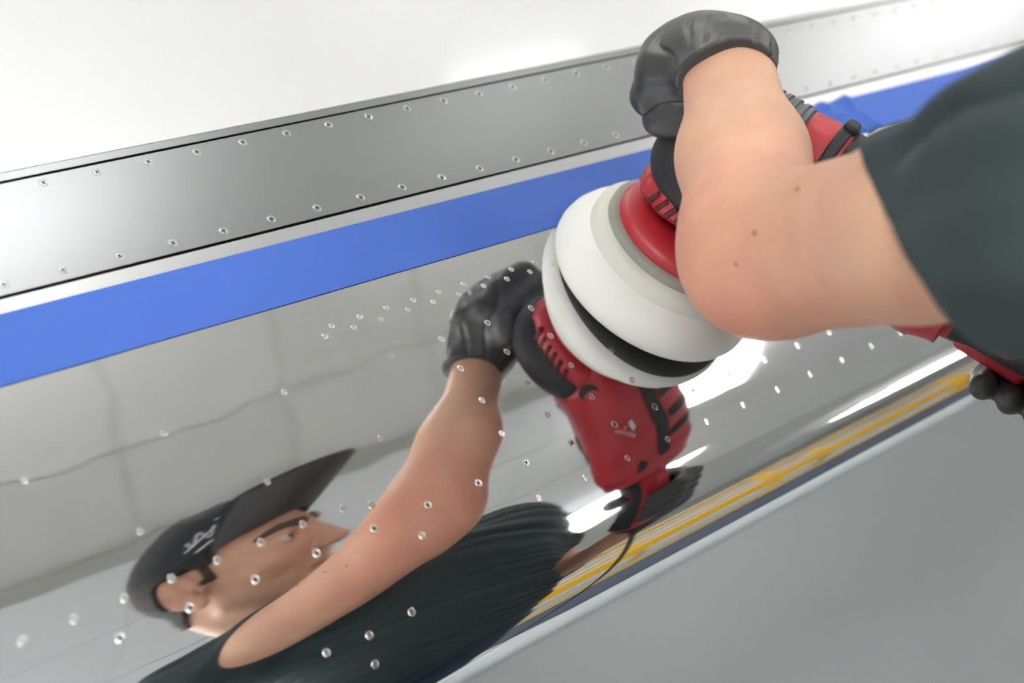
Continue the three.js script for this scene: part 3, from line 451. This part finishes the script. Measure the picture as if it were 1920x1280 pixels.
  const shirtF = blend([[capsule(S.clone().lerp(SR, 0.06), SR, 0.070, 0.075), 0.04], [capsule(S.clone().lerp(nb, 0.1), nb, 0.077, 0.082), 0.04], [capsule(SR, SR.clone().lerp(ER, 0.6), 0.075, 0.06), 0.05], [capsule(S.clone().lerp(SR, 0.52).add(V(0, -0.06, 0.01)), hips.clone().add(V(-0.06, 0, 0)), 0.095, 0.12), 0.06], [capsule(S.clone().lerp(SR, 0.72).add(V(0, -0.06, 0.01)), hips.clone().add(V(0.07, 0, 0)), 0.115, 0.12), 0.06], [capsule(nb, nb.clone().add(V(0, -0.1, 0.04)), 0.085, 0.1), 0.06]]);
  const hemD = (x, y, z) => (x - a0.x) * -hemN.x + (y - a0.y) * -hemN.y + (z - a0.z) * -hemN.z;
  const reM = SR.clone().lerp(ER, 0.58), reN = ER.clone().sub(SR).normalize();
  const collar = hp(0, -0.11, -0.03), colN = collar.clone().sub(nb).normalize(); const colC = nb.clone().addScaledVector(colN, 0.075);
  const shirt = surfaceNet((x, y, z) => {
    const fo = fold(x, y, z) - 0.003, hd = hemD(x, y, z) + 0.002; let d = smin(smax(smin(sleeveOut(x, y, z) + fo, armF(x, y, z) - 0.0045, 0.004), hd, 0.003), shirtF(x, y, z) + fo, 0.035);
    d = smin(d, smax(torsoF(x, y, z) - 0.006, hd, 0.003), 0.01); if (x < 0.76) d = smax(d, hd, 0.003);
    const nearR = (x - reM.x) * reN.x + (y - reM.y) * reN.y + (z - reM.z) * reN.z; if (Math.hypot(x - reM.x, y - reM.y, z - reM.z) < 0.16 && x > 1.02) d = smax(d, nearR, 0.006);
    const c = (x - colC.x) * colN.x + (y - colC.y) * colN.y + (z - colC.z) * colN.z; const rx = x - colC.x - c * colN.x, ry = y - colC.y - c * colN.y, rz = z - colC.z - c * colN.z; if (Math.hypot(rx, ry, rz) < 0.115) d = smax(d, c, 0.008);
    d = smax(d, -(y - (EYE - 0.74)), 0.004);
    return d;
  }, V(0.54, 0.84, -0.5), V(1.26, 1.56, 0.16), 0.0052);
  put2('shirt', shirt, M.shirt, man, 'dark green t-shirt');
  // trousers and shoes
  const legs = blend([[capsule(hips.clone().add(V(-0.06, -0.02, 0)), hips.clone().add(V(0.06, -0.02, 0)), 0.13, 0.13), 0], ...[-1, 1].flatMap((s) => { const k = W(0.92 + s * 0.13, -1.12, -0.02), a = W(0.93 + s * 0.15, -1.53, 0.10); return [[capsule(hips.clone().add(V(s * 0.085, -0.06, 0)), k, 0.095, 0.07), 0.05], [capsule(k, a, 0.07, 0.058), 0.04]]; })]);
  put2('trousers', surfaceNet((x, y, z) => smax(smax(legs(x, y, z) + 0.003 * noise.noise(x * 20, y * 20, z * 20), y - (EYE - 0.60), 0.01), 0.05 - y, 0.004), V(0.6, 0.02, -0.25), V(1.25, 1.02, 0.25), 0.012), M.jeans, man, 'dark blue trousers');
  for (const s of [-1, 1]) { const b = W(0.93 + s * 0.15, -1.6, 0.10); const f = blend([[ellipsoid(b.clone().add(V(0, 0.05, 0.02)), V(0.045, 0.05, 0.07)), 0], [ellipsoid(b.clone().add(V(0, 0.035, -0.10)), V(0.048, 0.04, 0.10)), 0.04]]); put2('shoe', surfaceNet((x, y, z) => smax(f(x, y, z), 0.001 - y, 0.006), b.clone().add(V(-0.08, -0.01, -0.23)), b.clone().add(V(0.08, 0.13, 0.12)), 0.006), M.shoe); }
  // left glove: fist closed over the gear case, cuff around the wrist
  const LM = new THREE.Matrix4().makeBasis(PU, PA, PB).setPosition(loc(0, 0, 0)), li = LM.clone().invert();
  const toL = (p) => p.clone().applyMatrix4(li);
  const wrL = toL(wr), cuL = toL(cuff), fl = cuL.clone().sub(wrL).normalize(), thinL = thin.clone().transformDirection(li), sideL = fl.clone().cross(thinL).normalize();
  const fingerU = [-0.016, 0.006, 0.028, 0.049];
  const lg = [[ellipsoid(V(0.024, 0.150, -0.050), V(0.047, 0.030, 0.040)), 0], [flatCapsule(wrL, cuL, 0.0385, 0.0362, thinL, 0.74), 0.035]];
  fingerU.forEach((u, i) => { const k = [0.9, 1, 1, 0.95][i], dz = [0.006, 0, 0, 0.004][i]; lg.push([capsule(V(0.4 * u + 0.014, 0.150, -0.052), V(u, 0.139, -0.080 + dz), 0.018, 0.0125), 0.016]); });
  const fingers = fingerU.map((u, i) => { const dz = [0.006, 0, 0, 0.004][i]; return blend([[capsule(V(u, 0.139, -0.080 + dz), V(u + 0.001, 0.112, -0.079 + dz), 0.0122, 0.011), 0], [capsule(V(u + 0.001, 0.112, -0.079 + dz), V(u, 0.101, -0.056), 0.011, 0.0102), 0.006], [capsule(V(u, 0.101, -0.056), V(u - 0.002, 0.108, -0.036), 0.0102, 0.0092), 0.006]]); });
  const thumb = blend([[capsule(V(0.045, 0.150, -0.032), V(0.066, 0.138, -0.022), 0.019, 0.0135), 0], [capsule(V(0.066, 0.138, -0.022), V(0.068, 0.114, -0.012), 0.0135, 0.0118), 0.008], [capsule(V(0.068, 0.114, -0.012), V(0.050, 0.100, -0.006), 0.0118, 0.010), 0.006]]);
  lg.push([capsule(V(-0.006, 0.142, -0.052), V(-0.012, 0.110, -0.046), 0.018, 0.014), 0.02]); const palm = blend(lg);
  const leftGlove = surfaceNet((x, y, z) => {
    let d = palm(x, y, z); for (const f of fingers) d = smin(d, f(x, y, z), 0.016); d = smin(d, thumb(x, y, z), 0.014);
    const along = (x - cuL.x) * fl.x + (y - cuL.y) * fl.y + (z - cuL.z) * fl.z, px = x - wrL.x, py = y - wrL.y, pz = z - wrL.z, ang = Math.atan2(px * thinL.x + py * thinL.y + pz * thinL.z, px * sideL.x + py * sideL.y + pz * sideL.z);
    const w = cl((along + 0.10) / 0.04, 0, 1) * cl((0.002 - along) / 0.008, 0, 1);
    const q = Math.sin(ang * 15 + 14 * along + 2.4 * noise.noise(x * 20, y * 20, z * 20)); d += 0.0024 * w * cl(0.55 + 1.6 * noise.noise(x * 35 + 5, y * 35, z * 35), 0, 1) * Math.pow(Math.max(q, 0), 7);
    return smax(d - 0.0012, along - 0.004 * Math.sin(ang * 2) , 0.0025);
  }, V(-0.07, 0.07, -0.115), V(0.1, 0.225, 0.035), 0.0026);
  leftGlove.applyMatrix4(LM); put2('glove', leftGlove, M.glove, man, 'black glove over the head of the polisher');
  // right glove round the rear handle
  const wrRL = toL(wrR), erL = toL(ER), fr = erL.clone().sub(wrRL).normalize(), cuR = wrRL.clone().addScaledVector(fr, 0.045);
  const rf = [0, 1, 2, 3].map((k) => { const z = 0.268 + k * 0.0225, dy = k * 0.002; return blend([[capsule(V(0.040, 0.100 + dy, z + 0.002), V(0.034, 0.060 + dy, z), 0.0125, 0.0115), 0], [capsule(V(0.034, 0.060 + dy, z), V(0.004, 0.048 + dy, z - 0.002), 0.0115, 0.0105), 0.006], [capsule(V(0.004, 0.048 + dy, z - 0.002), V(-0.022, 0.056 + dy, z - 0.003), 0.0105, 0.0095), 0.006]]); });
  const rthumb = blend([[capsule(V(0.030, 0.128, 0.325), V(0.006, 0.134, 0.295), 0.0165, 0.013), 0], [capsule(V(0.006, 0.134, 0.295), V(-0.020, 0.122, 0.275), 0.013, 0.0115), 0.006], [capsule(V(-0.020, 0.122, 0.275), V(-0.030, 0.104, 0.262), 0.0115, 0.0095), 0.006]]);
  const rp = blend([[ellipsoid(V(0.038, 0.112, 0.308), V(0.021, 0.030, 0.050)), 0], [capsule(V(0.040, 0.115, 0.33), wrRL, 0.027, 0.031), 0.03], [capsule(wrRL, cuR, 0.032, 0.036), 0.02]]);
  const rightGlove = surfaceNet((x, y, z) => { let d = rp(x, y, z); for (const f of rf) d = smin(d, f(x, y, z), 0.007); d = smin(d, rthumb(x, y, z), 0.012); const along = (x - cuR.x) * fr.x + (y - cuR.y) * fr.y + (z - cuR.z) * fr.z; d += 0.0012 * Math.pow(Math.max(0, Math.sin(along * 300 + 4 * noise.noise(x * 40, y * 40, z * 40))), 4) * cl((z - 0.3) / 0.05, 0, 1); return smax(d - 0.001, along, 0.003); }, V(-0.055, 0.02, 0.22), V(0.125, 0.19, 0.49), 0.003);
  rightGlove.applyMatrix4(LM); put2('glove', rightGlove, M.glove, man, 'black glove round the rear handle');
}

// ------------------------------------------------------------------ things only the polished metal shows
{ // yellow work platform beyond the man
  const x0 = 3.3, x1 = 7.6, z0 = 2.7, z1 = 3.6, dk = 0.85;
  const p = thing('work_platform', V(5.45, 0, 3.15), 'yellow work platform with guard rails mirrored in the polished metal edge', 'platform');
  const L = (g, name, mat) => { g.translate(-5.45, 0, -3.15); return mesh(name, g, mat, p); };
  L(rbox(x1 - x0, 0.06, z1 - z0, 0.01, 5.45, dk, 3.15), 'deck', M.steel);
  L(rbox(x1 - x0, 0.40, 0.03, 0.008, 5.45, dk + 0.1, z0), 'toe_board', M.yellow);
  for (const y of [1.35, 1.85]) L(bar(V(x0, y, z0), V(x1, y, z0), 0.04), 'guard_rail', M.yellow);
  for (const y of [1.35, 1.85]) L(bar(V(x0, y, z1), V(x1, y, z1), 0.024), 'guard_rail', M.yellow);
  for (let i = 0; i < 4; i++) for (const z of [z0, z1]) { const x = x0 + (x1 - x0) * i / 3; L(bar(V(x, 0, z), V(x, 1.85, z), 0.026), 'post', M.yellow); }
  L(rbox(x1 - x0, 0.16, 0.06, 0.01, 5.45, 0.12, z0), 'base_beam', M.yellow);
}
{ const g = rbox(6.0, 0.014, 2.0, 0.005, 0, 0.007, 0); const m = mesh('floor_mat', g, M.mat, scene); m.position.set(4.9, 0, 1.45); tag(m, 'dark blue rubber mat on the floor in front of the wing', 'mat'); }

shadow(scene);
renderer.render(scene, camera);
